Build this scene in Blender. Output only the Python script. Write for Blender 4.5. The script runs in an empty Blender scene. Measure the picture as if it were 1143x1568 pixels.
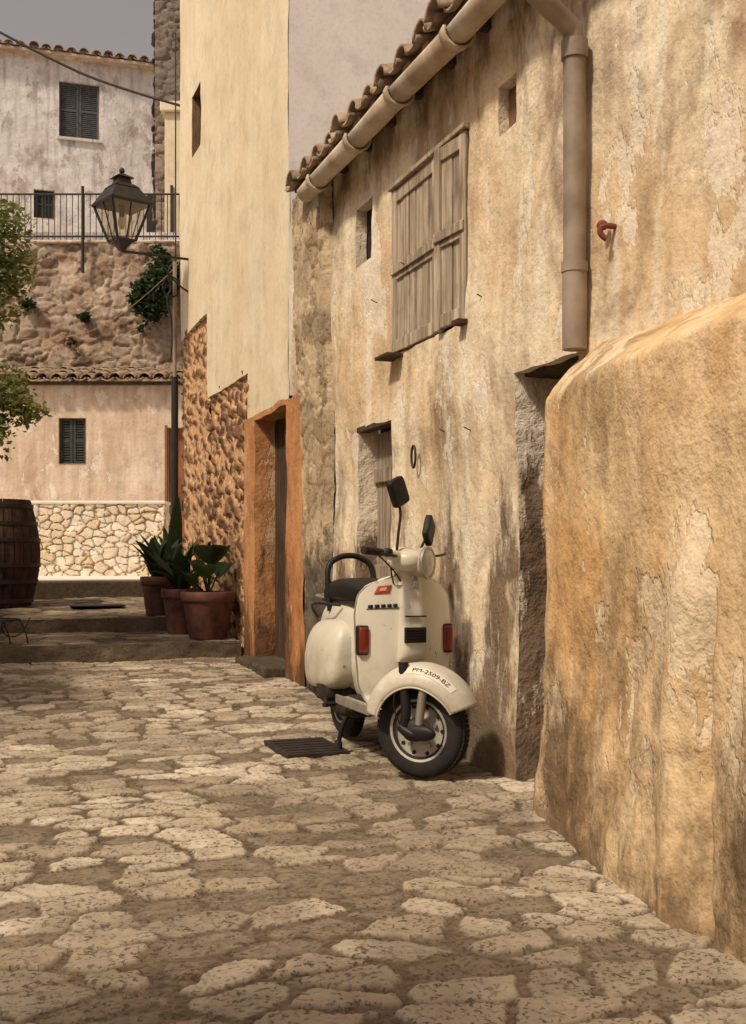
import bpy, math, random
import numpy as np
from mathutils import Vector, Matrix, noise
random.seed(4)
rng = np.random.RandomState(7)
SC = bpy.context.scene
COL = SC.collection
YAW = math.radians(19.55)

# ------------------------------------------------------------------ helpers
def empty(name, loc=(0,0,0), rz=0, parent=None):
    o = bpy.data.objects.new(name, None); COL.objects.link(o)
    o.location = loc; o.rotation_euler = (0,0,rz)
    if parent: o.parent = parent
    return o

def mk(name, verts, faces, mat, parent=None, smooth=False, attrs=None, bevel=0, solid=0, loc=None, rot=None):
    me = bpy.data.meshes.new(name)
    me.from_pydata([tuple(v) for v in verts], [], faces); me.update()
    if smooth: me.polygons.foreach_set('use_smooth', [True]*len(me.polygons))
    if attrs:
        for k, a in attrs.items():
            at = me.attributes.new(k, 'FLOAT', 'POINT'); at.data.foreach_set('value', np.asarray(a, dtype=np.float32))
    o = bpy.data.objects.new(name, me); COL.objects.link(o)
    if mat: me.materials.append(mat)
    if parent: o.parent = parent
    if loc: o.location = loc
    if rot: o.rotation_euler = rot
    if solid:
        m = o.modifiers.new('s', 'SOLIDIFY'); m.thickness = solid; m.offset = 0
    if bevel:
        m = o.modifiers.new('b', 'BEVEL'); m.width = bevel; m.segments = 2; m.limit_method = 'ANGLE'
    return o

def box(name, x0,x1,y0,y1,z0,z1, mat, parent=None, bevel=0.004, loc=None, rot=None):
    v = [(x0,y0,z0),(x1,y0,z0),(x1,y1,z0),(x0,y1,z0),(x0,y0,z1),(x1,y0,z1),(x1,y1,z1),(x0,y1,z1)]
    f = [(0,3,2,1),(4,5,6,7),(0,1,5,4),(1,2,6,5),(2,3,7,6),(3,0,4,7)]
    return mk(name, v, f, mat, parent, bevel=bevel, loc=loc, rot=rot)

def gfaces(nu, nv, flip=False, wrap=False):
    f = []
    for i in range(nu-1 if not wrap else nu):
        i2 = (i+1) % nu
        for j in range(nv-1):
            q = (i*nv+j, i2*nv+j, i2*nv+j+1, i*nv+j+1)
            f.append(q[::-1] if flip else q)
    return f

def lathe(name, prof, mat, parent=None, seg=32, axis='z', loc=(0,0,0), rot=None, smooth=True, bevel=0):
    v = []
    for i in range(seg):
        a = 2*math.pi*i/seg; c, s = math.cos(a), math.sin(a)
        for r, h in prof:
            if axis == 'z': v.append((r*c, r*s, h))
            elif axis == 'y': v.append((r*c, h, r*s))
            else: v.append((h, r*c, r*s))
    o = mk(name, v, gfaces(seg, len(prof), wrap=True), mat, parent, smooth, loc=loc, rot=rot)
    m = o.modifiers.new('e', 'EDGE_SPLIT'); m.split_angle = math.radians(40)
    return o

def tube(name, pts, r, mat, parent=None, radii=None, cyc=False, res=6):
    cu = bpy.data.curves.new(name, 'CURVE'); cu.dimensions = '3D'; cu.bevel_depth = r; cu.bevel_resolution = 3
    cu.use_fill_caps = True
    sp = cu.splines.new('NURBS'); sp.points.add(len(pts)-1)
    for i, p in enumerate(pts):
        sp.points[i].co = (p[0], p[1], p[2], 1)
        if radii: sp.points[i].radius = radii[i]
    sp.order_u = 3; sp.use_endpoint_u = not cyc; sp.use_cyclic_u = cyc; sp.resolution_u = res
    o = bpy.data.objects.new(name, cu); COL.objects.link(o); cu.materials.append(mat)
    if parent: o.parent = parent
    return o

def straight(name, a, b, r, mat, parent=None, seg=16):
    a = Vector(a); b = Vector(b); d = (b-a); L = d.length; q = d.to_track_quat('Z','Y')
    v = []
    for k in range(2):
        for i in range(seg):
            t = 2*math.pi*i/seg
            v.append(a + q @ Vector((r*math.cos(t), r*math.sin(t), L*k)))
    f = [(i, (i+1)%seg, seg+(i+1)%seg, seg+i) for i in range(seg)] + [tuple(range(seg))[::-1], tuple(range(seg, 2*seg))]
    o = mk(name, v, f, mat, parent, smooth=True)
    m = o.modifiers.new('e', 'EDGE_SPLIT'); m.split_angle = math.radians(40)
    return o

def sell(name, c, r, e, mat, parent=None, nu=40, nv=24, fn=None):
    def sp(v, p): return math.copysign(abs(v)**p, v)
    vs = []
    for i in range(nu):
        a = 2*math.pi*i/nu
        for j in range(nv+1):
            b = -math.pi/2 + math.pi*j/nv
            p = [c[0]+r[0]*sp(math.cos(b), e[1])*sp(math.cos(a), e[0]),
                 c[1]+r[1]*sp(math.cos(b), e[1])*sp(math.sin(a), e[0]),
                 c[2]+r[2]*sp(math.sin(b), e[1])]
            if fn: p = fn(p)
            vs.append(p)
    return mk(name, vs, gfaces(nu, nv+1, wrap=True), mat, parent, smooth=True)

# numpy noise
TAB = rng.rand(512, 512)
def vn(x, y, s=0):
    x = x + s*17.3; y = y + s*9.1
    xi = np.floor(x).astype(int); yi = np.floor(y).astype(int)
    fx = x-xi; fy = y-yi; fx = fx*fx*(3-2*fx); fy = fy*fy*(3-2*fy)
    T = lambda a, b: TAB[a % 512, b % 512]
    return (T(xi,yi)*(1-fx)+T(xi+1,yi)*fx)*(1-fy)+(T(xi,yi+1)*(1-fx)+T(xi+1,yi+1)*fx)*fy
def fbm(x, y, s=0, o=4):
    r = 0; a = .5; n = 0
    for k in range(o):
        r = r + a*vn(x*2**k, y*2**k, s+k); n += a; a *= .5
    return r/n
R1 = rng.rand(256,256); R2 = rng.rand(256,256); R3 = rng.rand(256,256); R4 = rng.rand(256,256)
def vor(x, y, cx, cy, seed=0, jit=.9, wt=.28):
    px = x/cx + seed*13; py = y/cy + seed*29
    ix = np.floor(px).astype(int); iy = np.floor(py).astype(int)
    F1 = np.full(px.shape, 9.); F2 = np.full(px.shape, 9.); idr = np.zeros(px.shape); id2 = np.zeros(px.shape)
    for di in range(-2,3):
        for dj in range(-2,3):
            a = (ix+di) % 256; b = (iy+dj) % 256
            sx = ix+di+.5+(R1[a,b]-.5)*jit; sy = iy+dj+.5+(R2[a,b]-.5)*jit
            d = np.hypot(px-sx, py-sy)-wt*R3[a,b]
            c = d < F1
            F2 = np.where(c, F1, np.minimum(F2, d))
            idr = np.where(c, R4[a,b], idr); id2 = np.where(c, R3[(a+7)%256,b], id2)
            F1 = np.where(c, d, F1)
    return F1, F2, idr, id2
def sst(x, a, b):
    t = np.clip((x-a)/(b-a), 0, 1); return t*t*(3-2*t)

# ------------------------------------------------------------------ material helper
def c4(c, k=1.0): return (c[0]*k, c[1]*k, c[2]*k, 1)
class G:
    def __init__(s, name):
        s.m = bpy.data.materials.new(name); s.m.use_nodes = True; s.t = s.m.node_tree
        s.b = s.t.nodes['Principled BSDF']
        s.P = s.n('ShaderNodeTexCoord').outputs['Object']
    def n(s, t, ins=None, **pr):
        nd = s.t.nodes.new(t)
        for k, v in pr.items(): setattr(nd, k, v)
        for k, v in (ins or {}).items(): s.set(nd.inputs[k], v)
        return nd
    def set(s, sock, v):
        if isinstance(v, bpy.types.NodeSocket): s.t.links.new(v, sock)
        else: sock.default_value = v
    def noise(s, sc, det=3, ro=.55, vec=None, dist=0):
        return s.n('ShaderNodeTexNoise', {'Vector': vec or s.P, 'Scale': sc, 'Detail': det, 'Roughness': ro, 'Distortion': dist}).outputs['Fac']
    def ramp(s, f, a, b, lo=0., hi=1.):
        return s.n('ShaderNodeMapRange', {0: f, 1: a, 2: b, 3: lo, 4: hi}).outputs[0]
    def mix(s, f, a, b, mode='MIX'):
        nd = s.n('ShaderNodeMix', data_type='RGBA', blend_type=mode)
        s.set(nd.inputs[0], f); s.set(nd.inputs[6], a); s.set(nd.inputs[7], b)
        return nd.outputs[2]
    def ma(s, op, a, b=0.):
        return s.n('ShaderNodeMath', {0: a, 1: b}, operation=op).outputs[0]
    def map(s, sc, loc=(0,0,0)):
        return s.n('ShaderNodeMapping', {'Vector': s.P, 'Scale': sc, 'Location': loc}).outputs[0]
    def attr(s, name): return s.n('ShaderNodeAttribute', attribute_name=name).outputs['Fac']
    def z(s): return s.n('ShaderNodeSeparateXYZ', {0: s.P}).outputs[2]
    def done(s, col, rough=.85, h=None, dist=.02, st=.8, spec=.3, metal=0):
        s.set(s.b.inputs['Base Color'], col); s.set(s.b.inputs['Roughness'], rough)
        s.b.inputs['Specular IOR Level'].default_value = spec; s.b.inputs['Metallic'].default_value = metal
        if h is not None:
            bp = s.n('ShaderNodeBump', {'Height': h, 'Distance': dist, 'Strength': st})
            s.t.links.new(bp.outputs[0], s.b.inputs['Normal'])
        return s.m

def plaster(name, c1, c2, old, dark, patch=.6, gz=.9, streak=.5, rough_b=1., seed=0., dirt=.5, pale=.6, top=None, gsoft=.5, fineb=.12, gs=(2.0,2.0,.6), gamt=.85):
    """c1 pale coat, c2 warmer under-tone, old = older layer in flaked patches, dark = grime"""
    g = G(name)
    P = g.map((1,1,1), (seed, seed*1.7, seed*.6))
    big = g.noise(.85, 3, .62, P, .3)
    col = g.mix(g.ramp(big, .42, .60), c4(c1), c4(c2))
    med = g.noise(4.2, 5, .68, P)
    sk = g.noise(1.5, 4, .62, g.map((4.2,4.2,.42), (seed,0,0)))
    col = g.mix(g.ramp(sk, .50, .70, 0, streak), col, c4(c2, .62))
    col = g.mix(g.ramp(sk, .47, .36, 0, pale*.9), col, c4((min(c1[0]*1.10,.84), min(c1[1]*1.15,.82), min(c1[2]*1.3,.76))))
    if dirt > .2:
        db = g.noise(1.35, 5, .66, g.map((1.2,1.2,.75), (seed+4,2,seed)), .4)
        col = g.mix(g.ramp(db, .53, .68, 0, dirt), col, c4(dark, 1.4))
    col = g.mix(g.ramp(med, .50, .70, 0, .5), col, c4(c2, .66))
    h = g.ma('ADD', g.ma('MULTIPLY', g.noise(2.2, 1), 1.3), g.ma('MULTIPLY', med, 1.0))
    if patch < .85:
        pm = g.ramp(g.ma('ADD', g.ma('MULTIPLY', g.noise(1.6, 6, .66, g.map((1.5,1.5,.8), (3+seed,5,1))), .75), g.ma('MULTIPLY', med, .25)), patch, patch+.018)
        col = g.mix(g.ma('MULTIPLY', pm, .7), col, c4(old)); h = g.ma('SUBTRACT', h, g.ma('MULTIPLY', pm, .14))
    fine = g.noise(30, 3, .7)
    if gz > 0:
        zz = g.ma('ADD', g.z(), g.ramp(g.noise(1.35, 6, .74, g.map(gs, (0,seed,0))), .3, .7, -.95, .95))
        gm = g.ramp(zz, gz, gz-gsoft)
        col = g.mix(g.ma('MULTIPLY', gm, gamt), col, g.mix(g.ramp(med, .40, .58), c4(dark, .45), c4(dark, 1.15)))
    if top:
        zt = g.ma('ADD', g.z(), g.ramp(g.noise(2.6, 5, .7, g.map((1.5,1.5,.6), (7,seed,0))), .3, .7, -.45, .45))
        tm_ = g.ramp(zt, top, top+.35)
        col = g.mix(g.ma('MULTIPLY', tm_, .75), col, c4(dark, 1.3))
    col = g.mix(g.ramp(fine, .5, .75, .0, .35), col, c4(dark, .9))
    h = g.ma('ADD', h, g.ma('MULTIPLY', fine, fineb))
    return g.done(col, .94, h, .03*rough_b, .9, .12)

def stonemat(name, s1, s2, mortar, pit=.5, sc=1., grime=0, pl=None, plt=.5, psc=48, bigamt=.45):
    g = G(name)
    e = g.attr('edge'); r = g.attr('rnd')
    col = g.mix(r, c4(s1), c4(s2))
    n1 = g.noise(7*sc, 5, .7); col = g.mix(g.ramp(n1, .42, .66, 0, .5), col, c4(s2, .7))
    big = g.noise(.9*sc, 3, .6); bf = g.ramp(big, .44, .60, 0, bigamt)
    n2 = g.noise(20*sc, 4, .7)
    mc = g.mix(g.ramp(n2, .35, .65), c4(mortar, 1.25), c4(mortar, .5))
    col = g.mix(e, mc, col)
    col = g.mix(bf, col, c4(s2, .5))
    p = g.noise(psc*sc, 3, .65); pm = g.ma('MULTIPLY', g.ramp(p, .55, .62), g.ramp(n1, .36, .56, .2, 1.))
    col = g.mix(g.ma('MULTIPLY', pm, pit), col, c4(mortar, .4))
    h = g.ma('ADD', g.ma('MULTIPLY', n1, .6), g.ma('MULTIPLY', n2, .35))
    h = g.ma('SUBTRACT', h, g.ma('MULTIPLY', pm, .3))
    if pl:
        q = g.ramp(g.noise(1.7, 6, .7), plt, plt+.04)
        q = g.ma('MULTIPLY', q, g.ramp(e, .2, 1., 1., .85))
        col = g.mix(q, col, g.mix(g.ramp(g.noise(3.2,5,.7), .4,.62), c4(pl), c4(pl,.6)))
    if grime:
        gm = g.ramp(g.ma('ADD', g.z(), g.ramp(g.noise(2.0,5,.7), .3,.7,-.5,.5)), grime, grime-.3)
        col = g.mix(g.ma('MULTIPLY', gm, .88), col, g.mix(g.ramp(n1,.42,.6), (.035,.032,.028,1), (.12,.10,.08,1)))
    return g.done(col, .9, h, .011/sc, .9, .15)

def simple(name, c, rough=.5, metal=0, var=.25, sc=12, spec=.4, bump=.0, dark=None, coat=0):
    g = G(name)
    n = g.noise(sc, 4, .6)
    col = g.mix(g.ramp(n, .35, .7, 0, 1), c4(c), c4(dark) if dark else c4(c, 1-var))
    m = g.done(col, g.ramp(n, .3, .7, rough*.85, min(1, rough*1.2)), n if bump else None, bump or .01, .6, spec, metal)
    return m

def woodmat(name, a, b, sc=1.):
    g = G(name)
    v = g.map((14*sc,14*sc,.9*sc))
    n = g.noise(2.2, 5, .65, v, .6)
    col = g.mix(g.ramp(n, .36, .62), c4(a), c4(b))
    n2 = g.noise(3, 4, .7); col = g.mix(g.ramp(n2, .5, .7, 0, .6), col, c4(b, .5))
    return g.done(col, .88, g.ma('ADD', n, g.ma('MULTIPLY', n2, .3)), .008, .9, .15)

# ------------------------------------------------------------------ materials
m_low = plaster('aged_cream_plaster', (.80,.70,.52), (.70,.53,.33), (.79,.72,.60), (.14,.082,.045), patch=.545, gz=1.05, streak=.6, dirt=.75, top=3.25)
m_but = plaster('ochre_plaster', (.73,.55,.33), (.63,.40,.185), (.78,.67,.49), (.15,.10,.058), patch=.565, gz=.75, gsoft=.8, gs=(1.6,1.6,.95), gamt=.85, streak=.45, rough_b=1.3, seed=3., dirt=.85, pale=.6)
m_cream = plaster('smooth_cream_plaster', (.77,.675,.49), (.73,.615,.42), (.74,.61,.38), (.42,.31,.19), patch=.9, gz=-3, streak=.2, rough_b=.22, seed=5., dirt=.1, pale=.25, fineb=.05)
m_end = plaster('pale_grey_render', (.86,.82,.78), (.81,.76,.71), (.8,.76,.7), (.5,.45,.4), patch=.9, gz=-3, streak=.1, rough_b=.1, seed=8., dirt=.1, pale=.2, fineb=.03)
m_orange = plaster('orange_limewash', (.56,.28,.125), (.43,.19,.075), (.62,.44,.27), (.12,.065,.035), patch=.55, gz=.8, streak=.5, seed=11., dirt=.7, pale=.3)
m_jamb = plaster('jamb_plaster', (.78,.71,.59), (.68,.57,.42), (.42,.30,.19), (.15,.085,.05), patch=.6, gz=1.2, gsoft=.2, streak=.4, rough_b=1.6, seed=14., dirt=.4)
m_far = plaster('far_house_plaster', (.69,.57,.45), (.59,.46,.34), (.76,.69,.58), (.26,.18,.12), patch=.57, gz=1.6, streak=.6, seed=17., dirt=.6)
m_white = plaster('weathered_whitewash', (.82,.80,.79), (.70,.66,.63), (.42,.36,.31), (.24,.195,.17), patch=.56, gz=-3, streak=.9, seed=21., dirt=.9)
m_ground = stonemat('flagstone_paving', (.76,.67,.52), (.38,.305,.215), (.185,.138,.092), pit=.8, sc=1., psc=62, bigamt=.42)
m_step = stonemat('step_stone', (.42,.34,.24), (.27,.21,.15), (.10,.078,.052), pit=.5)
m_rub_or = stonemat('orange_rubble', (.09,.048,.03), (.26,.14,.08), (.70,.43,.23), pit=.2, bigamt=.1)
m_rub_wh = stonemat('sunlit_limestone', (.90,.87,.78), (.78,.62,.41), (.52,.35,.20), pit=.15, bigamt=.1)  # limestone whitened so its colour carries the sun on the low wall
m_rub_rt = stonemat('retaining_rubble', (.48,.35,.24), (.20,.125,.085), (.40,.30,.215), pit=.7, sc=.5, pl=(.52,.41,.31), plt=.46)
m_rub_tw = stonemat('tower_rubble', (.34,.28,.23), (.22,.17,.14), (.40,.34,.28), pit=.3, sc=.5)
m_pil = stonemat('worn_pillar_masonry', (.56,.45,.30), (.36,.26,.16), (.32,.235,.15), pit=.7, grime=1.15, pl=(.64,.51,.33), plt=.46)
m_tile = simple('clay_tile', (.46,.34,.23), .9, var=.5, sc=9, bump=.02, dark=(.17,.12,.08))
m_gut = simple('ceramic_gutter', (.66,.57,.44), .75, sc=5, bump=.01, dark=(.38,.28,.19))
m_pipe = simple('drainpipe_painted', (.35,.28,.215), .55, sc=5, bump=.005, dark=(.19,.14,.10))
m_shut = woodmat('weathered_shutter_wood', (.55,.47,.36), (.27,.205,.14))
m_dkwood = woodmat('dark_door_wood', (.11,.07,.045), (.05,.032,.022))
m_brown = woodmat('brown_window_wood', (.30,.18,.10), (.16,.09,.05))
m_doorw = woodmat('grey_door_wood', (.42,.35,.26), (.19,.14,.10))
m_reddoor = woodmat('red_brown_door_wood', (.34,.15,.08), (.2,.085,.05))
m_dark = simple('dark_interior', (.02,.016,.013), .9)
m_green = simple('dark_green_shutter', (.038,.042,.035), .7, var=.4)
m_blue = simple('grey_blue_shutter', (.105,.11,.115), .8, var=.4)
m_iron = simple('black_iron', (.025,.022,.02), .55, spec=.4, var=.3)
m_rust = simple('rusty_iron', (.2,.06,.035), .8)
m_terra = simple('terracotta_pot', (.15,.06,.045), .8, var=.6, sc=8, bump=.004)
m_sun_conc = simple('sunlit_pale_concrete', (.86,.81,.72), .9, var=.15, sc=4, bump=.01)  # pale colour stands in for direct sun on far ground and coping

# ------------------------------------------------------------------ deformation
def dfm(p, a=1.0, s=1.0):
    v = Vector(p)
    n1 = noise.noise(v*.8*s + Vector((3,1,7)))*.022*a
    n2 = noise.noise(v*3.1*s)*.010*a + noise.noise(v*9*s)*.004*a
    m = noise.noise_vector(v*4.3*s)*.010*a + noise.noise_vector(v*13*s)*.004*a
    return (p[0]+n1+n2, p[1]+m[1], p[2]+m[2])

def lines(a, b, res, cuts):
    pts = sorted(set([a, b]+[c for c in cuts if a < c < b])); out = []
    for p, q in zip(pts[:-1], pts[1:]):
        n = max(1, int(round((q-p)/res))); out += [p+(q-p)*i/n for i in range(n)]
    return out+[b]

def wall(name, X, y0,y1,z0,z1, ops, mat, parent, res=.04, amp=1., jmat=None, s=1.):
    """street wall in plane x=X; ops=(ya,yb,za,zb,depth)"""
    Ys = lines(y0, y1, res, [o[0] for o in ops]+[o[1] for o in ops])
    Zs = lines(z0, z1, res, [o[2] for o in ops]+[o[3] for o in ops])
    v = [(X, y, z) for y in Ys for z in Zs]; nz = len(Zs); f = []
    for i in range(len(Ys)-1):
        for j in range(nz-1):
            cy = (Ys[i]+Ys[i+1])/2; cz = (Zs[j]+Zs[j+1])/2
            if any(o[0] < cy < o[1] and o[2] < cz < o[3] for o in ops): continue
            f.append((i*nz+j, i*nz+j+1, (i+1)*nz+j+1, (i+1)*nz+j))
    mk(name, [dfm(p, amp, s) for p in v], f, mat, parent, smooth=True)
    for k, o in enumerate(ops):
        ya, yb, za, zb, d = o
        if d <= 0: continue
        nd = max(2, int(d/.03)+1)
        for (A, B) in (((ya,za),(ya,zb)), ((ya,zb),(yb,zb)), ((yb,zb),(yb,za)), ((yb,za),(ya,za))):
            if A[1] == B[1] == z0: continue
            L = math.hypot(B[0]-A[0], B[1]-A[1]); n = max(2, int(L/res)+1)
            vv = [dfm((X+d*j/(nd-1), A[0]+(B[0]-A[0])*i/(n-1), A[1]+(B[1]-A[1])*i/(n-1)), amp, s) for i in range(n) for j in range(nd)]
            mk(f'{name}_reveal', vv, gfaces(n, nd), jmat or mat, parent, smooth=True)

def rubble(name, O, U, N, w, h, cell, depth, res, seed, mat, parent, gap=.06, sparse=None, fn=None, cy=None, lumps=.05):
    nu = max(2, int(w/res)); nv = max(2, int(h/res))
    s, t = np.meshgrid(np.linspace(0,w,nu), np.linspace(0,h,nv), indexing='ij')
    sw = s+(fbm(s/cell*1.1, t/cell*1.1, seed)-.5)*cell*.7; tw = t+(fbm(s/cell*1.1, t/cell*1.1, seed+5)-.5)*cell*.7
    F1, F2, r1, r2 = vor(sw, tw, cell, cy or cell*.75, seed)
    if sparse: e = sst(sparse*(.35+r2)-F1-.1+(fbm(s/cell*2, t/cell*2, seed+2)-.5)*.35, -.02, .08)
    else: e = sst(F2-F1, gap*.4, gap*2.2)
    d = e*depth*(.45+.9*r1)+(fbm(s*9, t*9, seed+3)-.5)*depth*.7+(fbm(s*1.2, t*1.2, seed+8)-.5)*lumps
    O = Vector(O); U = Vector(U).normalized(); N = Vector(N).normalized()
    P = np.stack([O[0]+U[0]*s+N[0]*d, O[1]+U[1]*s+N[1]*d, O[2]+t+N[2]*d], -1).reshape(-1,3)
    if fn: P = fn(P)
    return mk(name, P.tolist(), gfaces(nu, nv), mat, parent, smooth=True, attrs={'edge': e.ravel(), 'rnd': r1.ravel()})

def paving(name, xs, ys, zf, mat, parent=None, cell=.18, seed=1, depth=.009, fade=None):
    X, Y = np.meshgrid(xs, ys, indexing='ij')
    wx = X+(fbm(X*4, Y*4, seed)-.5)*.05+(fbm(X*20,Y*20,seed+2)-.5)*.020; wy = Y+(fbm(X*2.5, Y*2.5, seed+4)-.5)*.12+(fbm(X*20,Y*20,seed+6)-.5)*.020
    F1, F2, r1, r2 = vor(wx, wy, cell*1.3, cell*.80, seed, jit=.82, wt=.12)
    gapw = .05+.22*sst(fbm(X*2.6, Y*2.6, seed+30, 3), .40, .66)+.16*r2*r2
    g_ = F2-F1+(fbm(X*17,Y*17,seed+1)-.5)*.20+(fbm(X*50,Y*50,seed+1,2)-.5)*.08
    e = sst(g_, gapw*.5, gapw*.5+.06)
    sunk = np.where(r2 > .78, .25, 1.)
    wear = sst(fbm(X*1.7, Y*1.7, seed+40, 3)+.5*(r1-.5), .22, .46)
    e = e*sunk*(.38+.62*wear)
    rough = (fbm(X*13, Y*13, seed+9, 4)-.5)*.012+(fbm(X*45, Y*45, seed+11, 2)-.5)*.006
    h = e*depth*(.6+.8*r1)+rough*(.8+.3*e)+(fbm(X*.9, Y*.9, seed+20)-.5)*.05
    if fade is not None: h = h*fade(X, Y)
    Z = zf(X, Y)+h
    P = np.stack([X, Y, Z], -1).reshape(-1,3)
    return mk(name, P.tolist(), gfaces(len(xs), len(ys)), mat, parent, smooth=True, attrs={'edge': e.ravel(), 'rnd': r1.ravel()})

# ------------------------------------------------------------------ ground
xs = np.concatenate([np.array([-80,-40,-20,-10,-6]), np.arange(-4,-.4,.04), np.arange(-.4,2.5,.008), np.array([2.52,3,5,10,25,60])])
ys = [1.3]
while ys[-1] < 10: ys.append(ys[-1]*1.0032)
ys = np.concatenate([np.array([-60,-30,-12,-6]), np.arange(-3,1.28,.05), np.array(ys), np.array([10.3,12,20,40,120])])
def gz(X, Y): return .10*sst(Y, 5.8, 9.8)-.009
def gfade(X, Y): return np.where((X < -4.1)|(X > 2.55)|(Y < -3.1)|(Y > 10.2), 0, 1)
paving('ground', xs, ys, gz, m_ground, seed=3, fade=gfade)

# steps & upper terrace
st = empty('stone_steps')
def slab(nm, y0, y1, za, zb, x0=-5, x1=2.27, res=.02, cell=.26, seed=5, riser=.14, mat=m_step):
    xx = np.arange(-.6, x1, res); xx = np.concatenate([np.arange(x0, -.6, .08), xx]); yy = np.arange(y0, y1+res, res)
    paving(nm+'_tread', xx, yy, lambda X, Y: za+(zb-za)*(Y-y0)/(y1-y0)-.012*np.exp(-(Y-y0)/.02), mat, st, cell=cell, seed=seed, depth=.008)
    nx = 300; v = []; zs = np.linspace(-riser-.05, .0, 10)
    for i in range(nx):
        x = x0+(x1-x0)*i/(nx-1)
        for zq in zs: v.append((x, y0+noise.noise(Vector((x*2.4, zq*3, y0)))*.025+noise.noise(Vector((x*9, zq*12, y0)))*.012, za+zq+.003+noise.noise(Vector((x*1.1,0,y0)))*.01))
    e = [.25+.25*math.sin(7*(x0+(x1-x0)*(i//10)/(nx-1)))**2 for i in range(nx*10)]
    mk(nm+'_riser', v, gfaces(nx, 10), mat, st, smooth=True, attrs={'edge': e, 'rnd': [.9]*len(v)})
slab('lower_step', 9.85, 11.05, .245, .275, seed=5)
slab('middle_step', 11.0, 13.55, .40, .50, seed=8, res=.03)
box('drain_grate', 1.0,1.55,12.0,12.35,.44,.455, m_iron, st, loc=(0,0,.03))
box('terrace_edge', -6,2.6,13.5,13.9,.3,.70, m_step, st, bevel=.02)
box('terrace', -14,9,13.902,34,.2,.71, m_sun_conc, st, bevel=.0)

# ------------------------------------------------------------------ low house (right)
lh = empty('low_plaster_house')
DOOR = (3.95,4.56,-.1,1.81,.34); SHUT = (5.10,6.157,2.14,3.09,.12); NI = (6.5,6.78,2.79,3.165,.075); SQ = (4.575,4.765,2.92,3.145,.065); DR2 = (6.17,6.777,-.1,1.785,.14)
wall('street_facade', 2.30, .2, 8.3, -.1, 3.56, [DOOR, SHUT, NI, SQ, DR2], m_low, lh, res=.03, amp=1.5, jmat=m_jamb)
wall('near_facade', 2.30, -4, .2, -.1, 3.56, [], m_low, lh, res=.1, amp=1.5)
box('near_door', 2.60,2.64,3.85,4.6,-.1,1.85, m_doorw, lh)
box('niche_back', 2.372,2.42,6.4,6.85,2.7,3.25, m_dark, lh)
box('square_window_back', 2.362,2.40,4.5,4.8,2.85,3.2, m_brown, lh)
box('shutter_back', 2.40,2.44,5.0,6.25,2.05,3.2, m_dark, lh)
box('far_door_back', 2.50,2.56,6.1,6.9,-.1,1.9, m_dark, lh)
for i in range(4):
    y0 = 6.2+i*.145
    box('far_door_plank', 2.432,2.455,y0,y0+.136,.02,1.76, m_doorw, lh, bevel=.004)
for z in (.25, .85, 1.45): box('far_door_rail', 2.408,2.430,6.2,6.77,z,z+.09, m_doorw, lh)
box('far_door_lintel', 2.305,2.38,6.15,6.80,1.765,1.80, m_dkwood, lh)
box('near_door_lintel', 2.33,2.5,3.9,4.58,1.79,1.86, m_dkwood, lh)
def leaf(ya, yb, tilt, nm):
    e = empty(nm, (2.315, ya, 0), tilt, lh); w = yb-ya; z0, z1 = 2.15, 3.08
    n = max(2, int(w/.11)); pw = (w-.1)/n
    for i in range(n):
        a = .05+i*pw
        box('plank', -.004,.012, a+.002, a+pw-.009, z0+.04, z1-.04, m_shut, e, bevel=.003, loc=(random.uniform(-.005,.005),0,0))
    for a in (0, w-.06): box('stile', -.022,.014, a, a+.06, z0+random.uniform(-.01,.01), z1, m_shut, e, bevel=.004)
    for z in (z0+.005, (z0+z1)/2-.05, z1-.075): box('rail', -.019,.013, .062, w-.062, z, z+.07, m_shut, e, bevel=.004)
    box('mid_rail', -.034,-.0225, .01, w-.01, (z0+z1)/2-.02, (z0+z1)/2+.03, m_shut, e, bevel=.004)
leaf(5.475, 6.14, 0.0, 'shutter_leaf'); leaf(5.115, 5.44, 0.10, 'shutter_leaf_narrow')
box('shutter_head', 2.275,2.34,5.09,6.16,3.085,3.11, m_shut, lh)
box('sill_piece', 2.21,2.34,6.0,6.2,2.118,2.138, m_dkwood, lh); box('sill_piece', 2.23,2.33,5.06,5.14,2.12,2.145, m_dkwood, lh)
ring = [(2.262, 5.72+.03*math.cos(a), 1.53+.06*math.sin(a)) for a in np.linspace(0, 2*math.pi, 12, endpoint=False)]
tube('door_ring', ring, .007, m_iron, lh, cyc=True)
tube('red_hook', [(2.29,3.73,2.23),(2.235,3.73,2.235),(2.22,3.74,2.2),(2.25,3.73,2.18)], .011, m_rust, lh)
sell('red_hook_knob', (2.25,3.76,2.24), (.022,.02,.02), (1,1), m_rust, lh, 12, 8)
for (y,z) in ((4.9,2.21),(5.05,1.6),(5.35,1.62),(5.9,2.6),(6.4,2.5)):
    straight('wall_nail', (2.3,y,z),(2.262,y+.01,z+.02), .003, m_iron, lh, 6)
for k in range(18):
    y = .2+k*.42; box('rafter_end', 2.17,2.34,y,y+.06,3.45,3.495, m_dkwood, lh)
def pf(P):
    z = P[:,2]; y = P[:,1].copy(); lim = 7.83+.28*np.clip(z/3.6, 0, 1)
    P[:,1] = 7.26+(y-7.26)/(.84)*(lim-7.26)
    P[:,0] += .03*(1-np.clip(z/3.6,0,1))+.05*np.clip((7.34-P[:,1])/.08,0,1)**2+.06*np.clip((P[:,1]-(lim-.05))/.05,0,1)**2
    P[:,0] += (fbm(y*2.2, z*1.1, 60)-.5)*.06
    return P
rubble('corner_pillar', (2.245,7.26,-.05), (0,1,0), (-1,0,0), .84, 3.64, .17, .010, .014, 4, m_pil, lh, fn=pf)
box('corner_pillar_core', 2.29,2.6,7.3,8.05,3.4,3.58, m_pil, lh, bevel=.02)
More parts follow.
